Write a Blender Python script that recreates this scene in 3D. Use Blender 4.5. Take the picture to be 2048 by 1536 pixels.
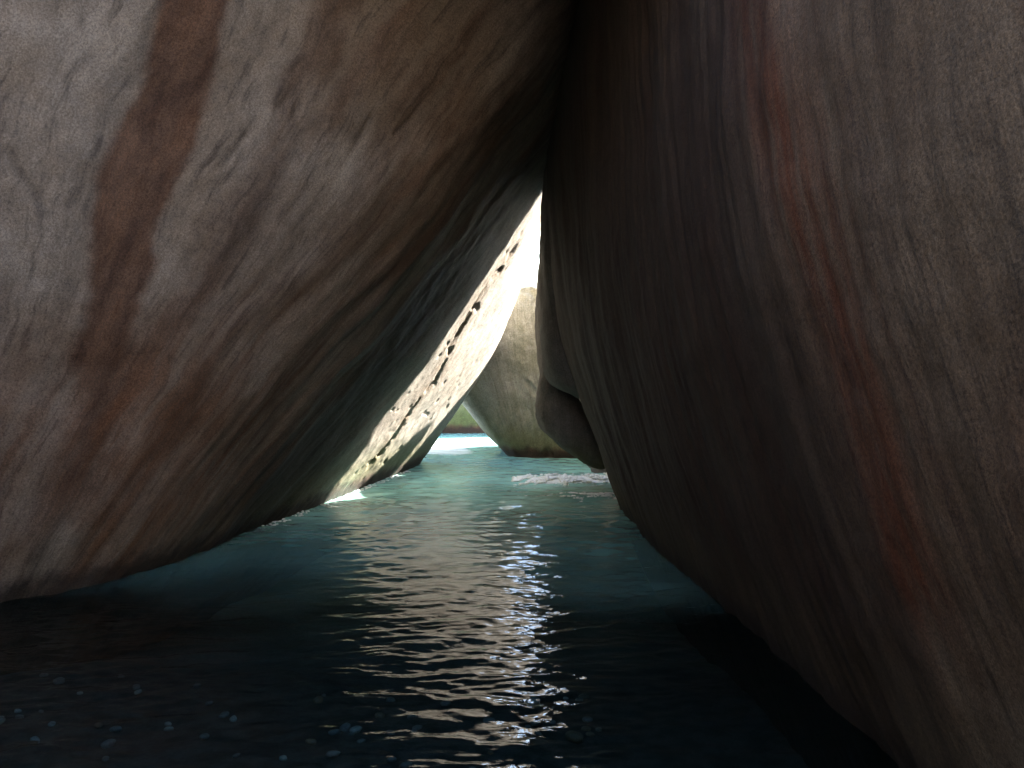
import bpy, math
import numpy as np
from mathutils import Vector

# ------------------------------------------------------------------ camera, sky, sun, exposure
scene = bpy.context.scene
for o in list(bpy.data.objects):
    bpy.data.objects.remove(o)
COL = scene.collection
W, H = 2048.0, 1536.0
F = 2010.0            # focal length in photo pixels
HZ = 700.0            # photo row of the horizon
CAMZ = 1.35
cam = bpy.data.cameras.new('camera')
cam_ob = bpy.data.objects.new('camera', cam)
COL.objects.link(cam_ob)
cam_ob.location = (0, 0, CAMZ)
cam_ob.rotation_euler = (math.pi / 2, 0, 0)
cam.sensor_width = 36.0
cam.lens = 36.0 * F / W
cam.shift_y = -(H / 2 - HZ) / W
cam.clip_start = 0.05
cam.clip_end = 2000
scene.camera = cam_ob

SUN = Vector((0.66, 0.46, 0.59)).normalized()
el = math.asin(SUN.z)
world = bpy.data.worlds.new('World')
scene.world = world
world.use_nodes = True
wn = world.node_tree
for n in list(wn.nodes):
    wn.nodes.remove(n)
sky = wn.nodes.new('ShaderNodeTexSky')
sky.sky_type = 'NISHITA'
sky.sun_disc = False
sky.sun_elevation = el
sky.sun_rotation = math.atan2(SUN.x, SUN.y)
bg = wn.nodes.new('ShaderNodeBackground')
bg.inputs['Strength'].default_value = 0.15
wo = wn.nodes.new('ShaderNodeOutputWorld')
wn.links.new(sky.outputs[0], bg.inputs[0])
wn.links.new(bg.outputs[0], wo.inputs[0])
sl = bpy.data.lights.new('sun', 'SUN')
sl.energy = 5.0
sl.angle = math.radians(0.53)
sl.color = (1.0, 0.94, 0.84)
so = bpy.data.objects.new('sun', sl)
so.rotation_euler = (-SUN).to_track_quat('-Z', 'Y').to_euler()
COL.objects.link(so)
scene.view_settings.view_transform = 'Standard'
scene.view_settings.look = 'None'
scene.view_settings.gamma = 1.0
scene.view_settings.use_curve_mapping = False
scene.view_settings.exposure = 3.75
scene.cycles.max_bounces = 10
scene.cycles.diffuse_bounces = 5
scene.cycles.transparent_max_bounces = 16
scene.cycles.use_denoising = True

# ------------------------------------------------------------------ numpy helpers
rng = np.random.default_rng(7)
PERM = rng.permutation(256)
PERM = np.concatenate([PERM, PERM, PERM]).astype(np.int64)
GR = rng.normal(size=(256, 3))
GR /= np.linalg.norm(GR, axis=1, keepdims=True)

def perlin(p):
    p = np.asarray(p, float)
    i = np.floor(p).astype(np.int64)
    f = p - i
    u = f * f * f * (f * (f * 6 - 15) + 10)
    i &= 255
    def g(a, b, c):
        h = PERM[PERM[PERM[(i[:, 0] + a) & 255] + ((i[:, 1] + b) & 255)] + ((i[:, 2] + c) & 255)]
        v = GR[h]
        return v[:, 0] * (f[:, 0] - a) + v[:, 1] * (f[:, 1] - b) + v[:, 2] * (f[:, 2] - c)
    def edge(b, c):
        lo = g(0, b, c)
        return lo + u[:, 0] * (g(1, b, c) - lo)
    x0, x1, x2, x3 = edge(0, 0), edge(1, 0), edge(0, 1), edge(1, 1)
    y0 = x0 + u[:, 1] * (x1 - x0)
    y1 = x2 + u[:, 1] * (x3 - x2)
    return y0 + u[:, 2] * (y1 - y0)

def fbm(p, oct=4, gain=0.5, lac=2.03):
    a, s, t = 1.0, 1.0, 0.0
    for k in range(oct):
        t = t + a * perlin(p * s + 17.3 * k)
        a *= gain
        s *= lac
    return t

def sstep(a, b, x):
    t = np.clip((x - a) / (b - a), 0, 1)
    return t * t * (3 - 2 * t)

def ray(px, py):
    d = np.array([(px - W / 2) / F, 1.0, (HZ - py) / F])
    return d

def mesh_obj(name, verts, quads, mat, smooth=True, parent=None):
    me = bpy.data.meshes.new(name)
    verts = np.asarray(verts, np.float32)
    quads = np.asarray(quads, np.int32)
    n, m = quads.shape
    me.vertices.add(len(verts))
    me.vertices.foreach_set('co', verts.ravel())
    me.loops.add(n * m)
    me.loops.foreach_set('vertex_index', quads.ravel())
    me.polygons.add(n)
    me.polygons.foreach_set('loop_start', np.arange(0, n * m, m, dtype=np.int32))
    me.polygons.foreach_set('use_smooth', np.full(n, smooth))
    me.update(calc_edges=True)
    me.validate()
    if mat:
        me.materials.append(mat)
    o = bpy.data.objects.new(name, me)
    COL.objects.link(o)
    if parent:
        o.parent = parent
    return o

def attr(o, name, vals):
    a = o.data.attributes.new(name, 'FLOAT', 'POINT')
    a.data.foreach_set('value', np.asarray(vals, np.float32))

def tag(o, label=None, cat=None, group=None, kind=None):
    if label: o['label'] = label
    if cat: o['category'] = cat
    if group: o['group'] = group
    if kind: o['kind'] = kind
    return o

# a boulder is the smooth intersection of half-spaces: n.p <= d (n need not be unit)
class Rock:
    def __init__(self, center, planes, k):
        self.c = np.array(center, float)
        N, D = [], []
        for n, d in planes:
            n = np.array(n, float)
            L = np.linalg.norm(n)
            N.append(n / L)
            D.append(d / L)
        self.N = np.array(N)
        self.D = np.array(D)
        self.k = k
        assert np.all(self.N @ self.c - self.D < 0), (center, self.N @ self.c - self.D)
    def f(self, p):
        e = self.k * (p @ self.N.T - self.D)
        m = e.max(axis=1, keepdims=True)
        w = np.exp(e - m)
        s = w.sum(axis=1, keepdims=True)
        return ((m + np.log(s)) / self.k)[:, 0], (w / s) @ self.N
    def radius(self, d):
        nd = d @ self.N.T
        off = self.D - self.N @ self.c
        with np.errstate(divide='ignore', invalid='ignore'):
            r = np.where(nd > 1e-6, off / nd, 1e9).min(axis=1)
        r = np.minimum(r, 60)
        for _ in range(14):
            v, g = self.f(self.c + d * r[:, None])
            r = r - v / np.maximum((g * d).sum(1), 1e-4)
            r = np.maximum(r, 0.05)
        return r
    def hit(self, px, py):
        d = ray(px, py)
        o = np.array([0, 0, CAMZ])
        ts = np.linspace(1.0, 30, 3000)
        v, _ = self.f(o + ts[:, None] * d)
        i = np.argmax(v < 0)
        if v[i] >= 0:
            i = np.argmin(v)
        return o + ts[i] * d

def grid_dirs(nph, nth, ph_focus, ph_pow, th_focus=None, th_pow=0.0):
    # azimuths crowd round ph_focus, polar angles round th_focus
    u = np.arange(nph) / nph * 2 * np.pi
    ph = u - ph_pow * np.sin(u) + ph_focus            # denser at u = 0
    v = (np.arange(1, nth + 1)) / (nth + 1)
    th = np.pi * v
    if th_focus is not None:
        w = 1.0 / (1 + th_pow * np.exp(-((np.linspace(0, np.pi, 2000) - th_focus) / 0.5) ** 2))
        # density ~ 1/w ; invert cumulative of density
        c = np.cumsum(1 / w)
        c = (c - c[0]) / (c[-1] - c[0])
        th = np.interp(v, c, np.linspace(0, np.pi, 2000))
    T, P = np.meshgrid(th, ph, indexing='ij')
    d = np.stack([np.sin(T) * np.cos(P), np.sin(T) * np.sin(P), np.cos(T)], -1).reshape(-1, 3)
    d = np.vstack([d, [[0, 0, 1], [0, 0, -1]]])
    a = np.arange(nth - 1)[:, None] * nph + np.arange(nph)[None]
    b = np.arange(nth - 1)[:, None] * nph + (np.arange(nph)[None] + 1) % nph
    q = np.stack([a, a + nph, b + nph, b], -1).reshape(-1, 4)
    top, bot = nth * nph, nth * nph + 1
    i = np.arange(nph)
    j = (i + 1) % nph
    # close the poles with quads that skip one vertex
    capt = np.stack([np.full(nph // 2, top), i[0::2], i[1::2], (i[1::2] + 1) % nph], -1)
    base = (nth - 1) * nph
    capb = np.stack([np.full(nph // 2, bot), base + (i[1::2] + 1) % nph, base + i[1::2], base + i[0::2]], -1)
    return d, np.vstack([q, capt, capb])

def build_rock(name, rock, nph, nth, focus, ph_pow, mat, disp, th_focus=None, th_pow=0.0):
    d, q = grid_dirs(nph, nth, focus, ph_pow, th_focus, th_pow)
    r = rock.radius(d)
    p = rock.c + d * r[:, None]
    _, g = rock.f(p)
    g /= np.linalg.norm(g, axis=1, keepdims=True)
    h, at = disp(p, g)
    v = p + g * h[:, None]
    o = mesh_obj(name, v, q, mat)
    for k, x in at.items():
        attr(o, k, x)
    return o

def seg_dist(p, pts):
    best = np.full(len(p), 1e9)
    for a, b in zip(pts[:-1], pts[1:]):
        ab = b - a
        t = np.clip(((p - a) @ ab) / (ab @ ab), 0, 1)
        best = np.minimum(best, np.linalg.norm(p - a - t[:, None] * ab, axis=1))
    return best

# ------------------------------------------------------------------ materials
class NT:
    def __init__(self, name):
        self.m = bpy.data.materials.new(name)
        self.m.use_nodes = True
        self.t = self.m.node_tree
        self.t.nodes.clear()
    def n(self, typ, **kw):
        x = self.t.nodes.new(typ)
        for k, v in kw.items():
            setattr(x, k, v)
        return x
    def put(self, sock, v):
        if isinstance(v, bpy.types.NodeSocket):
            self.t.links.new(v, sock)
        elif v is not None:
            if sock.type == 'RGBA' and len(v) == 3:
                v = (*v, 1)
            sock.default_value = v
    def math(self, op, a, b=None, c=None, clamp=False):
        x = self.n('ShaderNodeMath', operation=op)
        x.use_clamp = clamp
        self.put(x.inputs[0], a)
        if b is not None: self.put(x.inputs[1], b)
        if c is not None: self.put(x.inputs[2], c)
        return x.outputs[0]
    def mix(self, fac, a, b, mode='MIX'):
        x = self.n('ShaderNodeMix', data_type='RGBA', blend_type=mode)
        self.put(x.inputs[0], fac)
        self.put(x.inputs[6], a)
        self.put(x.inputs[7], b)
        return x.outputs[2]
    def ramp(self, v, lo, hi, a=0.0, b=1.0):
        x = self.n('ShaderNodeMapRange', interpolation_type='SMOOTHSTEP')
        self.put(x.inputs[0], v)
        x.inputs[1].default_value = lo
        x.inputs[2].default_value = hi
        x.inputs[3].default_value = a
        x.inputs[4].default_value = b
        return x.outputs[0]
    def attr(self, name):
        x = self.n('ShaderNodeAttribute', attribute_name=name)
        return x.outputs['Fac']
    def vec(self, x, y, z):
        c = self.n('ShaderNodeCombineXYZ')
        self.put(c.inputs[0], x); self.put(c.inputs[1], y); self.put(c.inputs[2], z)
        return c.outputs[0]
    def noise(self, v, scale, detail=4, rough=0.55, dist=0.0):
        x = self.n('ShaderNodeTexNoise')
        self.put(x.inputs['Vector'], v)
        x.inputs['Scale'].default_value = scale
        x.inputs['Detail'].default_value = detail
        x.inputs['Roughness'].default_value = rough
        x.inputs['Distortion'].default_value = dist
        return x.outputs[0]

def rock_material(name, base_a, base_b, brown, rust, dark, streak_amt=1.0, band_amt=0.0, rust_amt=0.0,
                  algae=0.0, green=(0.105, 0.105, 0.045), red=(0.075, 0.028, 0.020), bump=0.35, moss=0.0, crust=0.0, stain_shade=None, sfreq=1.0):
    N = NT(name)
    geo = N.n('ShaderNodeNewGeometry')
    pos = geo.outputs['Position']
    sep = N.n('ShaderNodeSeparateXYZ'); N.put(sep.inputs[0], pos)
    s, t = N.attr('streak_s'), N.attr('streak_t')
    # large mottling
    m1 = N.noise(pos, 1.3, 5, 0.6)
    col = N.mix(N.ramp(m1, 0.25, 0.80), base_a, base_b)
    # streaks: noise squeezed across the flow, stretched along it
    wob = N.noise(N.vec(N.math('MULTIPLY', s, 1.2), N.math('MULTIPLY', t, 0.9), 3.0), 1.0, 3)
    sw = N.math('MULTIPLY', N.math('ADD', s, N.math('MULTIPLY', wob, 0.16)), sfreq)
    v1 = N.vec(N.math('MULTIPLY', sw, 2.6), N.math('MULTIPLY', t, 0.28), 0.5)
    v2 = N.vec(N.math('MULTIPLY', sw, 9.0), N.math('MULTIPLY', t, 0.7), 4.5)
    v3 = N.vec(N.math('MULTIPLY', sw, 38.0), N.math('MULTIPLY', t, 2.6), 8.5)
    n1, n2, n3 = N.noise(v1, 1.0, 4), N.noise(v2, 1.0, 4, 0.6), N.noise(v3, 1.0, 4, 0.65)
    col = N.mix(N.math('MULTIPLY', N.ramp(n1, 0.45, 0.68), 0.75 * streak_amt), col, brown)
    col = N.mix(N.math('MULTIPLY', N.ramp(n2, 0.46, 0.76), 0.55 * streak_amt), col, dark)
    col = N.mix(N.math('MULTIPLY', N.ramp(n2, 0.46, 0.28), 0.22 * streak_amt), col, base_b)
    col = N.mix(N.math('MULTIPLY', N.ramp(n3, 0.48, 0.72), 0.60 * streak_amt), col, dark)
    if rust_amt:
        b = N.attr('rust')
        rn = N.noise(N.vec(N.math('MULTIPLY', sw, 14.0), N.math('MULTIPLY', t, 1.6), 2.0), 1.0, 4)
        col = N.mix(N.math('MULTIPLY', N.math('MULTIPLY', b, N.ramp(rn, 0.18, 0.72)), rust_amt), col, rust)
    if band_amt:
        b = N.attr('band')
        bn = N.noise(pos, 5.0, 6, 0.65)
        bm = N.ramp(N.math('ADD', b, N.math('MULTIPLY', N.math('SUBTRACT', bn, 0.5), 0.5)), 0.12, 0.55)
        b2 = N.noise(N.vec(N.math('MULTIPLY', sw, 11.0), N.math('MULTIPLY', t, 1.4), 21.0), 1.0, 5, 0.65)
        bcol = N.mix(N.ramp(b2, 0.32, 0.66), N.mix(0.4, brown, dark), N.mix(0.55, rust, brown))
        col = N.mix(N.math('MULTIPLY', bm, N.ramp(b2, 0.25, 0.6, 1.0, 0.78)), col, bcol)
    if stain_shade:  # brown staining that also paints shade into the deeper walls
        b = N.attr('stain_shade')
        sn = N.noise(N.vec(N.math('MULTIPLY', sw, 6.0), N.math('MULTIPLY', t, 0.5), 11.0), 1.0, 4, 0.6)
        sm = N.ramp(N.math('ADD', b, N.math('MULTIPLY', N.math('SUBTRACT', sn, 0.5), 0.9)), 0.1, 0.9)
        col = N.mix(sm, col, N.mix(0.75, col, stain_shade))
    if crust:
        pn = N.noise(pos, 2.2, 5, 0.6)
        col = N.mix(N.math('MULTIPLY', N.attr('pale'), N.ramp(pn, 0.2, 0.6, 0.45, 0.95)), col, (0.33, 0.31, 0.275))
        col = N.mix(N.math('MULTIPLY', N.attr('crack'), 0.40), col, (0.03, 0.022, 0.018))
        b = N.attr('crust')
        cn = N.noise(pos, 14.0, 6, 0.7)
        col = N.mix(N.math('MULTIPLY', b, N.ramp(cn, 0.35, 0.6)), col, (0.17, 0.13, 0.09))
    if moss:
        mn = N.noise(pos, 2.4, 6, 0.65)
        col = N.mix(N.math('MULTIPLY', N.ramp(mn, 0.42, 0.62), moss), col, green)
        vs = N.noise(N.vec(N.math('MULTIPLY', s, 12.0), N.math('MULTIPLY', t, 1.3), 6.0), 1.0, 5, 0.65)
        col = N.mix(N.math('MULTIPLY', N.ramp(vs, 0.48, 0.70), moss), col, (0.05, 0.055, 0.02))
    if algae:
        an = N.noise(pos, 7.0, 5, 0.65)
        zz = N.math('ADD', sep.outputs[2], N.math('MULTIPLY', N.math('SUBTRACT', an, 0.5), 0.30))
        ag = N.attr('algae')
        col = N.mix(N.math('MULTIPLY', ag, N.ramp(zz, 0.62, 0.20, 0.0, algae)), col, green)
        zz2 = N.math('ADD', sep.outputs[2], N.math('MULTIPLY', N.math('SUBTRACT', an, 0.5), 0.20))
        col = N.mix(N.math('MULTIPLY', ag, N.ramp(zz2, 0.17, 0.06, 0.0, min(1, algae * 1.0))), col, red)
    wn_ = N.noise(pos, 9.0, 4, 0.6)
    wet = N.ramp(N.math('ADD', sep.outputs[2], N.math('MULTIPLY', N.math('SUBTRACT', wn_, 0.5), 0.24)), 0.18, 0.04, 0.0, 0.7)
    col = N.mix(wet, col, (0.012, 0.012, 0.011))
    # crystals of the granite
    g1 = N.noise(pos, 95.0, 3, 0.7)
    g2 = N.noise(pos, 230.0, 2, 0.6)
    spk = N.math('ADD', N.math('MULTIPLY', N.ramp(g1, 0.3, 0.7), 0.55), N.math('MULTIPLY', N.ramp(g2, 0.3, 0.7), 0.45))
    col = N.mix(1.0, col, N.mix(spk, (0.50, 0.49, 0.48), (1.45, 1.42, 1.40)), 'MULTIPLY')
    patch = N.noise(pos, 11.0, 6, 0.7)
    col = N.mix(1.0, col, N.mix(N.ramp(patch, 0.3, 0.7), (0.86, 0.86, 0.86), (1.12, 1.11, 1.09)), 'MULTIPLY')
    bs = N.n('ShaderNodeBsdfPrincipled')
    N.put(bs.inputs['Base Color'], col)
    N.put(bs.inputs['Roughness'], 0.85)
    bs.inputs['Specular IOR Level'].default_value = 0.25
    hn = N.noise(N.vec(N.math('MULTIPLY', sw, 34.0), N.math('MULTIPLY', t, 9.0), 31.0), 1.0, 6, 0.7)
    hgt = N.math('ADD', N.math('ADD', N.math('MULTIPLY', N.noise(pos, 42.0, 6, 0.7), 0.45), N.math('MULTIPLY', hn, 0.4)),
                 N.math('ADD', N.math('MULTIPLY', g1, 0.35), N.math('MULTIPLY', n3, 0.4)))
    bp = N.n('ShaderNodeBump')
    bp.inputs['Strength'].default_value = bump
    bp.inputs['Distance'].default_value = 0.03
    N.put(bp.inputs['Height'], hgt)
    N.t.links.new(bp.outputs[0], bs.inputs['Normal'])
    out = N.n('ShaderNodeOutputMaterial')
    N.t.links.new(bs.outputs[0], out.inputs[0])
    return N.m

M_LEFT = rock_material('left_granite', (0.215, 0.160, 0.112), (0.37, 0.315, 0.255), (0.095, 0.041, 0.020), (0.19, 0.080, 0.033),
                       (0.055, 0.043, 0.036), 0.95, band_amt=0.85, rust_amt=0.75, algae=0.75, crust=0.9, bump=0.32, stain_shade=(0.022, 0.015, 0.012), sfreq=1.8)
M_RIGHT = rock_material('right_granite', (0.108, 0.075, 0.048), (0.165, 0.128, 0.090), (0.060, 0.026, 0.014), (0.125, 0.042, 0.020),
                        (0.034, 0.028, 0.023), 1.0, rust_amt=0.95, algae=0.5, stain_shade=(0.022, 0.013, 0.009))
M_FAR = rock_material('mossy_granite', (0.22, 0.212, 0.175), (0.34, 0.33, 0.295), (0.13, 0.105, 0.07), (0.2, 0.1, 0.05),
                      (0.07, 0.065, 0.04), 0.5, algae=0.8, moss=0.30, bump=0.5)
M_GREY = rock_material('grey_granite', (0.30, 0.27, 0.23), (0.42, 0.39, 0.35), (0.2, 0.16, 0.12), (0.2, 0.1, 0.05),
                       (0.10, 0.095, 0.09), 0.5, algae=0.6, bump=0.5)
M_MOSS = rock_material('green_granite', (0.085, 0.09, 0.05), (0.15, 0.15, 0.10), (0.07, 0.06, 0.03), (0.2, 0.1, 0.05),
                       (0.04, 0.04, 0.025), 0.6, algae=0.9, moss=0.6, bump=0.5, green=(0.065, 0.075, 0.028))
M_DARK = rock_material('dark_granite', (0.085, 0.078, 0.068), (0.12, 0.11, 0.10), (0.05, 0.04, 0.03), (0.2, 0.1, 0.05),
                       (0.03, 0.028, 0.025), 0.5, algae=0.6, bump=0.5)

# ------------------------------------------------------------------ the two great leaning boulders
# left: interior where x < a + b*y + c*z
L_planes = [((1, -0.197, -0.69), -3.40),      # far overhanging wall
            ((1, -1.30, -0.55), -9.72),        # near wall
            ((0.55, -1, 0.12), -2.6),          # front shoulder
            ((0.28, 1, -0.25), 11.95),         # far end
            ((1, 0.30, 0.05), 3.71),           # upper far corner
            ((-0.2, 0.1, 1), 7.3),             # top
            ((0.5, -0.4, 1), 6.0),
            ((-1, 0, 0), 9.0),
            ((-1, 0.8, 0), 15),
            ((0, 0, -1), 1.2)]
ROCK_L = Rock((-4.3, 8.0, 1.6), L_planes, 6.0)
R_planes = [((-1, -0.094, -0.35), -1.53),       # long leaning wall
            ((-1, -0.034, -0.43), -1.13),      # undercut
            ((-1, -0.085, 0.0), -0.99),        # upper far
            ((-1, 0.197, 0.69), 4.2),         # the slab the left boulder leans on
            ((-0.1, 1, 0.03), 8.78),           # far end
            ((0, -1.5, 1), 5.6),
            ((0, 0, 1), 8.5),
            ((-1, -0.28, 0.15), -1.20),        # near shoulder, facing up a little
            ((0.15, -1, 0), 2.6),
            ((1, 0, 0), 7.0),
            ((0, 0, -1), 1.2)]
ROCK_R = Rock((3.2, 5.0, 1.7), R_planes, 7.0)

band_px = [(400, -60), (375, 60), (350, 190), (310, 290), (270, 380), (240, 450), (235, 520), (230, 600), (205, 690), (195, 800), (185, 900), (170, 1020)]
band_w = 0.155
crease_px = [(1030, 495), (1004, 536), (973, 567), (936, 632), (900, 690), (870, 760), (840, 792), (818, 826), (790, 870), (745, 925)]
band_pts = [ROCK_L.hit(*c) for c in band_px]
crease_pts = [ROCK_L.hit(*c) for c in crease_px]
rust_px = [(1470, -120), (1490, 0), (1515, 120), (1545, 250), (1590, 380), (1640, 520), (1680, 660), (1720, 800), (1760, 950), (1820, 1150)]
crack_px = [[(668, 30), (640, 110), (600, 170), (560, 215)], [(605, 205), (575, 260), (550, 300)], [(490, 270), (465, 305), (440, 335)],
            [(748, 238), (718, 292)], [(20, 300), (40, 345), (75, 402), (105, 416), (135, 408)], [(880, 150), (830, 235), (800, 270)],
            [(980, 330), (900, 450), (830, 540)]]
crack_pts = [[ROCK_L.hit(*c) for c in q] for q in crack_px]
rust_pts = [ROCK_R.hit(*c) for c in rust_px]

def disp_left(p, g):
    y, z = p[:, 1], p[:, 2]
    s = (y + 2.16 * z) / (1 + 0.40 * np.maximum(z, -1))
    t = z * 1.25
    h = 0.10 * fbm(p * 0.55, 3) + 0.013 * fbm(p * 2.3, 3) + 0.004 * fbm(p * 8.0, 3)
    sw = s + 0.12 * fbm(np.stack([s * 1.2, t * 0.9, s * 0], 1), 2)
    fl = fbm(np.stack([sw * 3.2, t * 0.35, s * 0 + 2], 1), 3)
    h += 0.038 * fl
    fl2 = perlin(np.stack([sw * 10.0, t * 0.7, s * 0 + 5], 1))
    h += 0.010 * fl2
    # eroded crease and pits on the far sunlit edge
    d = seg_dist(p, crease_pts)
    wig = fbm(p * 5.0, 3)
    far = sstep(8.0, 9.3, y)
    h -= 0.8 * far * (0.038 * fl + 0.010 * fl2) + far * (0.010 * fbm(p * 2.3, 3) + 0.07 * fbm(p * 0.55, 3))
    h -= 0.030 * np.exp(-((d + 0.10 * wig) / 0.045) ** 2) * far * np.clip(1.6 * fbm(p * 2.2 + 9, 2) + 0.35, 0, 1)
    zone = np.exp(-(d / 0.20) ** 2) * far
    pit = sstep(0.25, 0.45, fbm(p * np.array([9.0, 4.0, 9.0]) + 31, 2))
    h -= 0.022 * pit * zone
    h -= 0.016 * sstep(0.40, 0.55, fbm(p * np.array([11.0, 5.0, 11.0]) + 5, 2)) * far * sstep(1.6, 0.6, z)
    lower = sstep(0.9, 0.3, z) * far
    h += 0.008 * fbm(p * 6.0 + 3, 4) * lower
    ck = np.zeros(len(p))
    wob = 0.02 * fbm(p * 6.0 + 60, 3)
    for q in crack_pts:
        dq = seg_dist(p, q) + wob
        ck = np.maximum(ck, np.exp(-(dq / 0.018) ** 2) * sstep(-0.3, 0.2, fbm(p * 4.0 + 70, 2)))
    h -= 0.010 * ck
    db = seg_dist(p, band_pts)
    band = sstep(band_w * 1.7, band_w * 0.1, db + 0.07 * fbm(p * 2.2, 4)) * (0.35 + 0.65 * sstep(0.9, 1.9, z))
    rust = 0.9 * sstep(1.9, 0.9, z) * sstep(6.6, 5.6, y) * sstep(-0.45, 0.35, fbm(np.stack([s * 2.6, t * 0.6, s * 0 + 4], 1), 3))
    rust += 0.8 * sstep(5.6, 5.9, s) * sstep(7.6, 6.6, s) * sstep(-0.35, 0.35, fbm(np.stack([s * 2.6, t * 0.5, s * 0 + 8], 1), 3))
    return h, dict(streak_s=s, streak_t=t, band=band, rust=np.clip(rust, 0, 1), crust=zone, crack=ck, pale=far, stain_shade=0.95 * sstep(5.7, 7.4, s + 0.3 * fbm(p * 1.1, 2)) * (1 - far), algae=0.15 + 0.85 * sstep(6.8, 9.5, y))  # the dark streaking also deepens the shaded diagonal band

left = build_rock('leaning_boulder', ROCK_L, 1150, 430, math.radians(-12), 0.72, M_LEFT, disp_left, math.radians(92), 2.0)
tag(left, 'huge overhanging granite boulder on the left with a brown streak and sunlit far edge', 'boulder', 'boulders forming the sea cave')

def disp_right(p, g):
    y, z = p[:, 1], p[:, 2]
    s = y - 0.30 * z * sstep(6.0, 3.0, y)
    t = z
    h = 0.05 * fbm(p * 0.6 + 40, 3) + 0.012 * fbm(p * 2.6 + 40, 3) + 0.004 * fbm(p * 9.0, 3)
    sw = s + 0.10 * fbm(np.stack([s * 1.0, t * 0.8, s * 0 + 8], 1), 2)
    h += 0.028 * fbm(np.stack([sw * 3.0, t * 0.3, s * 0 + 12], 1), 3)
    h += 0.010 * perlin(np.stack([sw * 11.0, t * 0.6, s * 0 + 15], 1))
    dr = seg_dist(p, rust_pts)
    rust = 0.75 * np.exp(-(dr / 0.13) ** 2) + 0.45 * np.exp(-(dr / 0.32) ** 2)
    rust += 0.7 * sstep(1.55, 1.1, z) * sstep(2.3, 1.7, y) + 0.3 * np.exp(-((s - 3.6) / 0.3) ** 2)  # low near patch is part rust, part painted red flare haze
    return h, dict(streak_s=s, streak_t=t, rust=np.clip(rust, 0, 1), algae=0.2 + 0 * y, stain_shade=0.9 * sstep(1.9, 3.2, s + 0.25 * fbm(p * 1.3, 2)))

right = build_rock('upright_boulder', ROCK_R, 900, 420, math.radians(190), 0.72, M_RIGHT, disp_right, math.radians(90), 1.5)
tag(right, 'huge dark granite boulder wall filling the right side with a rusty red streak', 'boulder', 'boulders forming the sea cave')

# ------------------------------------------------------------------ boulders beyond the opening
def disp_far(seed, amp=1.0, pits=0.0):
    def fn(p, g):
        q = p + seed
        h = amp * (0.09 * fbm(q * 0.9, 3) + 0.03 * fbm(q * 3.0, 4) + 0.008 * fbm(q * 12, 3))
        if pits:
            h -= pits * sstep(0.25, 0.5, fbm(q * 3.3 + 3, 2))
        s = np.arctan2(p[:, 0] - p[:, 0].mean(), -(p[:, 1] - p[:, 1].mean())) * 1.6 + 0.3 * p[:, 2]
        return h, dict(streak_s=s, streak_t=p[:, 2], algae=np.ones(len(p)))
    return fn

# dark boulder just behind the right wall
ROCK_D = Rock((0.47, 9.7, 0.85), [((-1, 0, 0.05), -0.19), ((-0.65, 0, -1), -0.76), ((-0.1, -1, 0), -9.1),
                                 ((0, 1, 0), 10.35), ((1, 0, 0.48), 1.05), ((0, 0, 1), 1.75)], 13.0)
dark_b = build_rock('shadowed_boulder', ROCK_D, 260, 150, math.radians(200), 0.5, M_DARK, disp_far(11.0, 1.0))
tag(dark_b, 'rounded boulder in deep shadow hanging behind the right wall above the foam', 'boulder', 'boulders beyond the cave opening')
# chock stone added above it to shade the strip, its edge bounding the gap
ROCK_K = Rock((0.6, 9.4, 1.9), [((-1, 0, 0.0), -0.25), ((-0.3, 0, -1), -1.1), ((-0.1, -1, 0), -8.45),
                                ((0, 1, 0), 10.40), ((0, 0.9, 1), 11.05), ((1, 0, 0), 1.6)], 11.0)
sun_block = build_rock('sun_block_boulder', ROCK_K, 200, 120, math.radians(200), 0.5, M_DARK, disp_far(13.0, 0.8))
tag(sun_block, 'dark boulder added against the right wall to shade the strip, its straight edge bounding the bright gap', 'boulder', 'boulders beyond the cave opening')

ROCK_M = Rock((0.5, 13.3, 1.3), [((-1, 0, -0.85), 0.10), ((-1, 0, 0.22), 1.2), ((-0.1, -1, -0.12), -12.6),
                                 ((0, 1, 0), 14.3), ((0.1, 0, 1), 2.25), ((1, 0, 0.25), 1.9), ((0, 0, -1), 0.35),
                                 ((-0.35, -1, 0.3), -11.95)], 8.0)
mid = build_rock('hanging_boulder', ROCK_M, 420, 240, math.radians(-95), 0.6, M_FAR, disp_far(23.0, 0.8, 0.03))
tag(mid, 'shaded grey green boulder beyond the opening with a red brown band at the waterline', 'boulder', 'boulders beyond the cave opening')

ROCK_G = Rock((1.9, 11.5, 1.0), [((-1, 0, -0.05), -0.86), ((-1.4, -1, 0.05), -12.0), ((0, 1, 0), 12.3), ((-0.15, 0, 1), 2.05),
                                  ((1, 0, 0), 3.4), ((0, 0, -1), 0.6)], 9.0)
gap = build_rock('grey_boulder', ROCK_G, 200, 120, math.radians(-100), 0.5, M_GREY, disp_far(37.0, 0.7))
tag(gap, 'small grey boulder seen through the narrow gap beside the dark right wall', 'boulder', 'boulders beyond the cave opening')

ROCK_F = Rock((-0.8, 18.2, 1.0), [((0, -1, -0.12), -16.25), ((0, -1, 0.5), -15.7), ((0, 0, 1), 2.5), ((1, 0, 0.2), 1.4), ((-1, 0, 0.1), 3.6),
                                  ((0, 1, 0), 20.5), ((0, 0, -1), 0.8)], 4.0)
far = build_rock('mossy_boulder', ROCK_F, 260, 160, math.radians(-90), 0.5, M_MOSS, disp_far(51.0, 1.0))
tag(far, 'mossy green boulder farthest away behind the bright sunlit patch of water', 'boulder', 'boulders beyond the cave opening')

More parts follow.
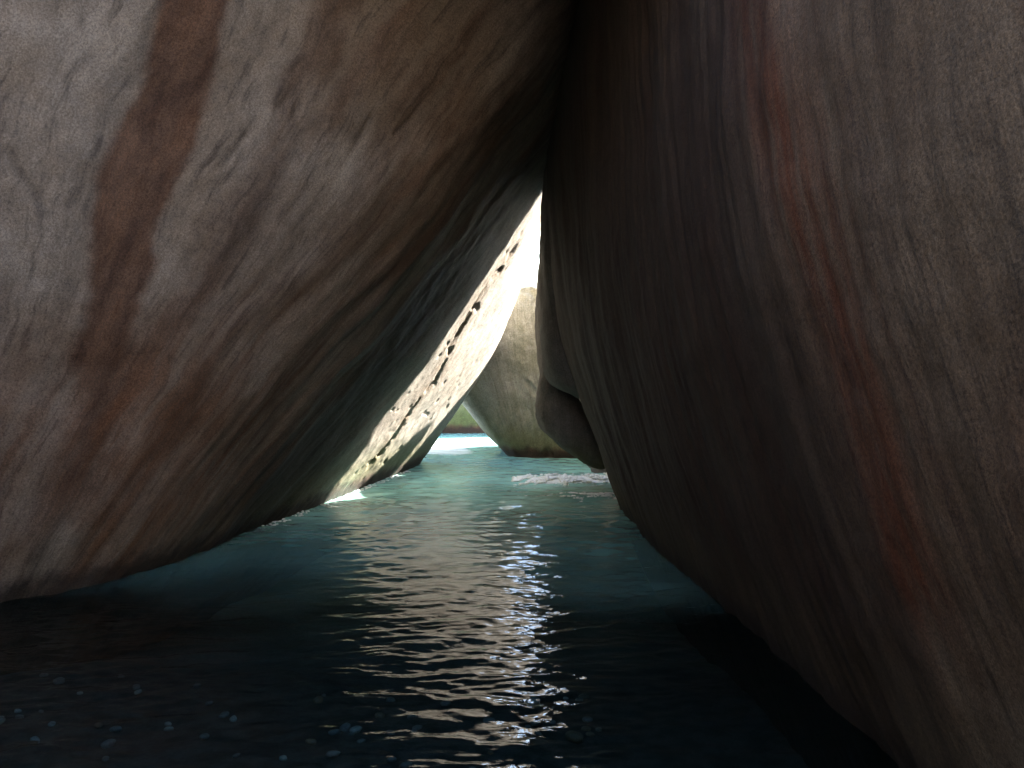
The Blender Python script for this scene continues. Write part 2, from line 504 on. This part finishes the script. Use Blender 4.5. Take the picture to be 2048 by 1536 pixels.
# unseen capstone added overhead to keep sky and sun out
ROCK_C = Rock((-0.3, 4.6, 6.2), [((-0.38, 0.20, -1), -2.62), ((-0.5, -1, -0.1), -4.0), ((0, 1, 0), 10), ((1, 0, 0.3), 6.5), ((-1, 0, 0.3), 5.0), ((0, 0, 1), 7.5)], 4.0)
cap = build_rock('roof_light_block', ROCK_C, 160, 90, 0.0, 0.0, M_GREY, disp_far(71.0, 1.0))
tag(cap, 'unseen granite boulder added overhead to block sky and sun', 'boulder', 'boulders forming the sea cave')

# unseen boulders added behind the camera to block and bounce light
ROCK_E1 = Rock((-3.6, -1.0, 1.2), [((1, 0, 0.15), -1.8), ((0, 1, 0.2), 3.6), ((0, 0, 1), 7), ((-1, 0, 0), 6), ((0, -1, 0), 4.5), ((0, 0, -1), 1)], 4.0)
e1 = build_rock('left_light_block', ROCK_E1, 160, 90, 0.0, 0.0, M_DARK, disp_far(81.0, 1.0))
tag(e1, 'unseen granite boulder added on the left behind the viewer to block low light', 'boulder', 'unseen boulders added to shape the light')
ROCK_E2 = Rock((0.6, -4.0, 1.2), [((1, 0, 0), 4), ((0, 1, 0.2), -2.2), ((0, 0, 1), 7.0), ((-1, 0, 0), 3), ((0, -1, 0), 6.5), ((0, 0, -1), 1)], 4.0)
e2 = build_rock('rear_light_block', ROCK_E2, 160, 90, 0.0, 0.0, M_GREY, disp_far(91.0, 1.0))
tag(e2, 'unseen granite boulder added behind the viewer to block sky and bounce sun', 'boulder', 'unseen boulders added to shape the light')

# ------------------------------------------------------------------ sea floor
def floor_z(x, y):
    q = np.stack([x * 0.45, y * 0.45, x * 0], 1)
    z = -0.52 + 0.14 * fbm(q, 3) - 0.25 * sstep(5.0, 8.0, y) + 0.15 * sstep(8.5, 12, y)
    z = z + 0.012 * fbm(np.stack([x * 3, y * 3, x * 0 + 4], 1), 3)
    return z
nx, ny = 220, 330
tx = np.linspace(-1, 1, nx)
ty = np.linspace(-1, 1, ny)
gx = np.sign(tx) * (6 * np.abs(tx) + 54 * np.abs(tx) ** 7)
gy = 7 + np.sign(ty) * (12 * np.abs(ty) + 48 * np.abs(ty) ** 7)
X, Y = np.meshgrid(gx, gy)
fx, fy = X.ravel(), Y.ravel()
fv = np.stack([fx, fy, floor_z(fx, fy)], 1)
ii = np.arange(ny - 1)[:, None] * nx + np.arange(nx - 1)[None]
fq = np.stack([ii, ii + 1, ii + nx + 1, ii + nx], -1).reshape(-1, 4)
N = NT('sand')
pos = N.n('ShaderNodeNewGeometry').outputs['Position']
c = N.mix(N.ramp(N.noise(pos, 1.6, 5), 0.35, 0.65), (0.30, 0.27, 0.21), (0.46, 0.43, 0.36))
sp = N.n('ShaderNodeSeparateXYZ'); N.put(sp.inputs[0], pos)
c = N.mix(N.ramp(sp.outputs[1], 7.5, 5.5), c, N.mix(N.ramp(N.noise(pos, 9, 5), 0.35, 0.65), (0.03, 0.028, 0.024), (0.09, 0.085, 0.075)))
c = N.mix(1.0, c, N.mix(N.ramp(N.noise(pos, 60, 3, 0.7), 0.3, 0.7), (0.7, 0.7, 0.7), (1.2, 1.2, 1.2)), 'MULTIPLY')
bs = N.n('ShaderNodeBsdfPrincipled')
N.put(bs.inputs['Base Color'], c)
N.put(bs.inputs['Roughness'], 0.95)
N.t.links.new(bs.outputs[0], N.n('ShaderNodeOutputMaterial').inputs[0])
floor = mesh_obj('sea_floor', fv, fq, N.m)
tag(floor, kind='structure')

# ------------------------------------------------------------------ pebbles on the sea floor
def pebble_mesh(seed):
    d, q = grid_dirs(14, 7, 0, 0)
    h = 1 + 0.28 * fbm(d * 1.1 + seed * 7.7, 2)
    v = d * h[:, None] * np.array([1.0, 0.75, 0.48])
    me = mesh_obj('pebble', v, q, None)
    m = me.data
    bpy.data.objects.remove(me)
    return m
def pebble_mat(name, a):
    N = NT(name)
    tc = N.n('ShaderNodeTexCoord').outputs['Object']
    c = N.mix(N.ramp(N.noise(tc, 3.0, 5, 0.7), 0.3, 0.7), tuple(x * 0.6 for x in a), a)
    b = N.n('ShaderNodeBsdfPrincipled')
    N.put(b.inputs['Base Color'], c)
    N.put(b.inputs['Roughness'], 0.6)
    N.t.links.new(b.outputs[0], N.n('ShaderNodeOutputMaterial').inputs[0])
    return N.m
PM = [pebble_mat('pale_pebble', (0.62, 0.60, 0.55)), pebble_mat('grey_pebble', (0.30, 0.30, 0.29)), pebble_mat('brown_pebble', (0.28, 0.2, 0.13))]
pebs = []
for k in range(9):
    m = pebble_mesh(k)
    m.materials.append(PM[[0, 1, 2, 1, 0, 1, 2, 1, 1][k]])
    pebs.append(m)
prng = np.random.default_rng(3)
cnt = 0
while cnt < 140:
    y = prng.uniform(3.0, 5.6)
    x = prng.uniform(-2.6, 0.5)
    if abs(x) > 0.53 * y + 0.3:
        continue
    r = prng.uniform(0.014, 0.036) * (1.5 if prng.random() < 0.12 else 1)
    pk = int(prng.integers(9))
    o = bpy.data.objects.new('pebble', pebs[pk])
    COL.objects.link(o)
    z = floor_z(np.array([x]), np.array([y]))[0]
    o.location = (x, y, z + r * 0.25)
    o.scale = (r, r, r)
    o.rotation_euler = (prng.uniform(-.2, .2), prng.uniform(-.2, .2), prng.uniform(0, 6.28))
    shade = ['pale', 'grey', 'brown', 'grey', 'pale', 'grey', 'brown', 'grey', 'grey'][pk]
    side = 'on the left' if x < -0.9 else 'beneath the bright glints' if x > -0.25 else 'between the left wall and the glints'
    tag(o, 'small %s pebble under the dark near water %s' % (shade, side), 'pebble', 'pebbles on the near sea floor')
    cnt += 1

# ------------------------------------------------------------------ water
def wave_z(x, y):
    r = np.random.default_rng(11)
    z = np.zeros_like(x)
    # warped coordinates keep crests short and broken
    wx = 0.10 * perlin(np.stack([x * 1.3, y * 1.3, x * 0 + 1], 1))
    wy = 0.14 * perlin(np.stack([x * 1.1, y * 1.1, x * 0 + 2], 1))
    for i in range(46):
        L = 0.05 * (0.33 / 0.05) ** (i / 45.0)
        a = 0.0056 * L ** 1.0
        th = math.radians(90) + r.normal(0, 0.50)
        kx, ky = math.cos(th) * 2 * math.pi / L, math.sin(th) * 2 * math.pi / L
        ph = (x + wx) * kx + (y + wy) * ky + r.uniform(0, 6.28)
        z += a * np.sin(ph)
    env = 0.70 + 1.1 * perlin(np.stack([x * 0.7, y * 0.5, x * 0 + 6], 1))
    z *= np.clip(env, 0.3, 1.6)
    # a small breaking swell near the opening
    cy = 10.45 + 0.06 * x + 0.12 * perlin(np.stack([x * 1.5, x * 0, x * 0 + 9], 1))
    z += 0.055 * np.exp(-((y - cy) / 0.22) ** 2) * sstep(-0.25, 0.25, x)
    cy2 = 9.15 + 0.05 * x
    z += 0.03 * np.exp(-((y - cy2) / 0.2) ** 2) * sstep(0.1, 0.6, x)
    return z
yy = [-3.0]
while yy[-1] < 2.4: yy.append(yy[-1] + 0.12)
while yy[-1] < 24: yy.append(yy[-1] + max(0.0085, 0.00042 * yy[-1] ** 2))
while yy[-1] < 90: yy.append(yy[-1] * 1.15)
yy = np.array(yy)
xs = np.linspace(-1, 1, 460)
xs = np.sign(xs) * (3.2 * np.abs(xs) + 1.5 * np.abs(xs) ** 3 + 45 * np.abs(xs) ** 40)
X, Y = np.meshgrid(xs, yy)
wx_, wy_ = X.ravel(), Y.ravel()
wv = np.stack([wx_, wy_, wave_z(wx_, wy_)], 1)
nx, ny = len(xs), len(yy)
ii = np.arange(ny - 1)[:, None] * nx + np.arange(nx - 1)[None]
wq = np.stack([ii, ii + 1, ii + nx + 1, ii + nx], -1).reshape(-1, 4)
print('water quads', len(wq))
N = NT('sea_water')
pos = N.n('ShaderNodeNewGeometry').outputs['Position']
fr = N.n('ShaderNodeFresnel')
fr.inputs[0].default_value = 1.33
tr = N.n('ShaderNodeBsdfTransparent')
tr.inputs[0].default_value = (0.30, 0.42, 0.43, 1)
df = N.n('ShaderNodeBsdfDiffuse')
df.inputs[0].default_value = (0.34, 0.68, 0.61, 1)
gl = N.n('ShaderNodeBsdfGlossy')
gl.inputs['Roughness'].default_value = 0.015
bp = N.n('ShaderNodeBump')
bp.inputs['Strength'].default_value = 0.25
bp.inputs['Distance'].default_value = 0.01
N.put(bp.inputs['Height'], N.noise(pos, 22, 3, 0.5))
N.t.links.new(bp.outputs[0], gl.inputs['Normal'])
N.t.links.new(bp.outputs[0], fr.inputs['Normal'])
m1 = N.n('ShaderNodeMixShader')
N.put(m1.inputs[0], N.math('MULTIPLY', N.attr('surf'), 0.85))
N.t.links.new(tr.outputs[0], m1.inputs[1]); N.t.links.new(df.outputs[0], m1.inputs[2])
fo = N.n('ShaderNodeBsdfDiffuse')
fo.inputs[0].default_value = (0.80, 0.84, 0.82, 1)
fn = N.noise(pos, 26, 5, 0.7, 1.0)
ff = N.ramp(N.math('ADD', N.attr('foam'), N.math('MULTIPLY', N.math('SUBTRACT', fn, 0.5), 1.3)), 0.45, 0.8)
m3 = N.n('ShaderNodeMixShader')
N.put(m3.inputs[0], ff)
N.t.links.new(m1.outputs[0], m3.inputs[1]); N.t.links.new(fo.outputs[0], m3.inputs[2])
m1 = m3
m2 = N.n('ShaderNodeMixShader')
N.t.links.new(fr.outputs[0], m2.inputs[0])
N.t.links.new(m1.outputs[0], m2.inputs[1]); N.t.links.new(gl.outputs[0], m2.inputs[2])
N.t.links.new(m2.outputs[0], N.n('ShaderNodeOutputMaterial').inputs[0])
water = mesh_obj('sea_water', wv, wq, N.m)
surf = sstep(4.9, 9.6, wy_ + 1.3 * perlin(np.stack([wx_ * 0.8, wy_ * 0.8, wx_ * 0 + 3], 1)))
attr(water, 'surf', 0.005 + 0.995 * surf * (0.75 + 0.5 * perlin(np.stack([wx_ * 1.5, wy_ * 1.2, wx_ * 0 + 7], 1))))
tag(water, kind='structure')

def crest(x):
    return 10.35 + 0.06 * x + 0.12 * perlin(np.stack([x * 1.5, x * 0, x * 0 + 9], 1))
fm = 0.95 * np.exp(-((wy_ - crest(wx_) + 0.10) / 0.20) ** 2) * sstep(-0.05, 0.35, wx_)
fm += 0.62 * np.exp(-((wy_ - 9.15 - 0.05 * wx_) / 0.22) ** 2) * sstep(0.35, 0.8, wx_)
fm += 0.9 * sstep(12.3, 13.0, wy_ + 0.3 * wx_) * sstep(15.6, 14.6, wy_) * sstep(-0.35, -0.75, wx_ + 0.3 * perlin(np.stack([wx_ * 2, wy_ * 2, wx_ * 0], 1)))  # far patch: sunlit glitter on the water painted white along with foam
attr(water, 'foam', np.clip(fm, 0, 1))

# ------------------------------------------------------------------ foam: froth heaped on the small breaking waves
N = NT('foam')
b = N.n('ShaderNodeBsdfPrincipled')
pos = N.n('ShaderNodeNewGeometry').outputs['Position']
N.put(b.inputs['Base Color'], N.mix(N.noise(pos, 40, 3), (0.70, 0.76, 0.74), (0.88, 0.90, 0.89)))
N.put(b.inputs['Roughness'], 0.5)
N.t.links.new(b.outputs[0], N.n('ShaderNodeOutputMaterial').inputs[0])
FOAM = N.m
OV = np.array([[1,0,0],[-1,0,0],[0,1,0],[0,-1,0],[0,0,1],[0,0,-1],
               [.7,.7,0],[-.7,.7,0],[.7,-.7,0],[-.7,-.7,0]], float)
import bmesh
bmx = bmesh.new()
bmesh.ops.create_icosphere(bmx, subdivisions=1, radius=1.0)
BV = np.array([v.co[:] for v in bmx.verts])
BF = np.array([[v.index for v in f.verts] for f in bmx.faces])
bmx.free()
def froth(name, xs_, ys_, rs_, label, seed):
    r = np.random.default_rng(seed)
    z = wave_z(xs_, ys_)
    n = len(xs_)
    sq = np.stack([rs_ * r.uniform(.9, 1.9, n), rs_ * r.uniform(.8, 1.2, n), rs_ * r.uniform(.5, .9, n)], 1)
    V = BV[None] * sq[:, None] * r.uniform(.8, 1.2, (n, len(BV), 1)) + np.stack([xs_, ys_, z + rs_ * 0.2], 1)[:, None]
    Fq = BF[None] + (np.arange(n) * len(BV))[:, None, None]
    o = mesh_obj(name, V.reshape(-1, 3), Fq.reshape(-1, 3), FOAM)
    return tag(o, label, 'foam', kind='stuff')
r = np.random.default_rng(5)
n = 1500
x = r.uniform(0.02, 1.15, n); y = crest(x) - 0.06 + r.normal(0, 0.07, n) - 0.03
keep = fbm(np.stack([x * 6, y * 6, x * 0], 1), 2) > -0.1
froth('foam', x[keep], y[keep], r.uniform(0.006, 0.022, n)[keep], 'white foam on the breaking wave crest beneath the shadowed boulder', 1)
n = 500
x = r.uniform(0.45, 1.05, n); y = 9.15 + 0.05 * x + r.normal(0, 0.09, n)
keep = fbm(np.stack([x * 6, y * 6, x * 0], 1), 2) > 0.05
froth('foam', x[keep], y[keep], r.uniform(0.004, 0.014, n)[keep], 'thin bluish foam nearer than the white crest by the right wall', 2)

# froth where the water laps the left boulder
n = 420
y = r.uniform(7.7, 11.2, n)
lo, hi = np.full(n, -4.0), np.full(n, 1.0)
for _ in range(30):
    mid_x = (lo + hi) / 2
    v, _g = ROCK_L.f(np.stack([mid_x, y, np.zeros(n)], 1))
    lo, hi = np.where(v < 0, mid_x, lo), np.where(v < 0, hi, mid_x)
keep = fbm(np.stack([y * 5, y * 0, y * 0], 1), 2) > -0.05
x = lo + r.uniform(-0.03, 0.07, n)
froth('foam', x[keep], y[keep], r.uniform(0.004, 0.011, n)[keep], 'thin line of froth lapping the foot of the sunlit left boulder', 3)
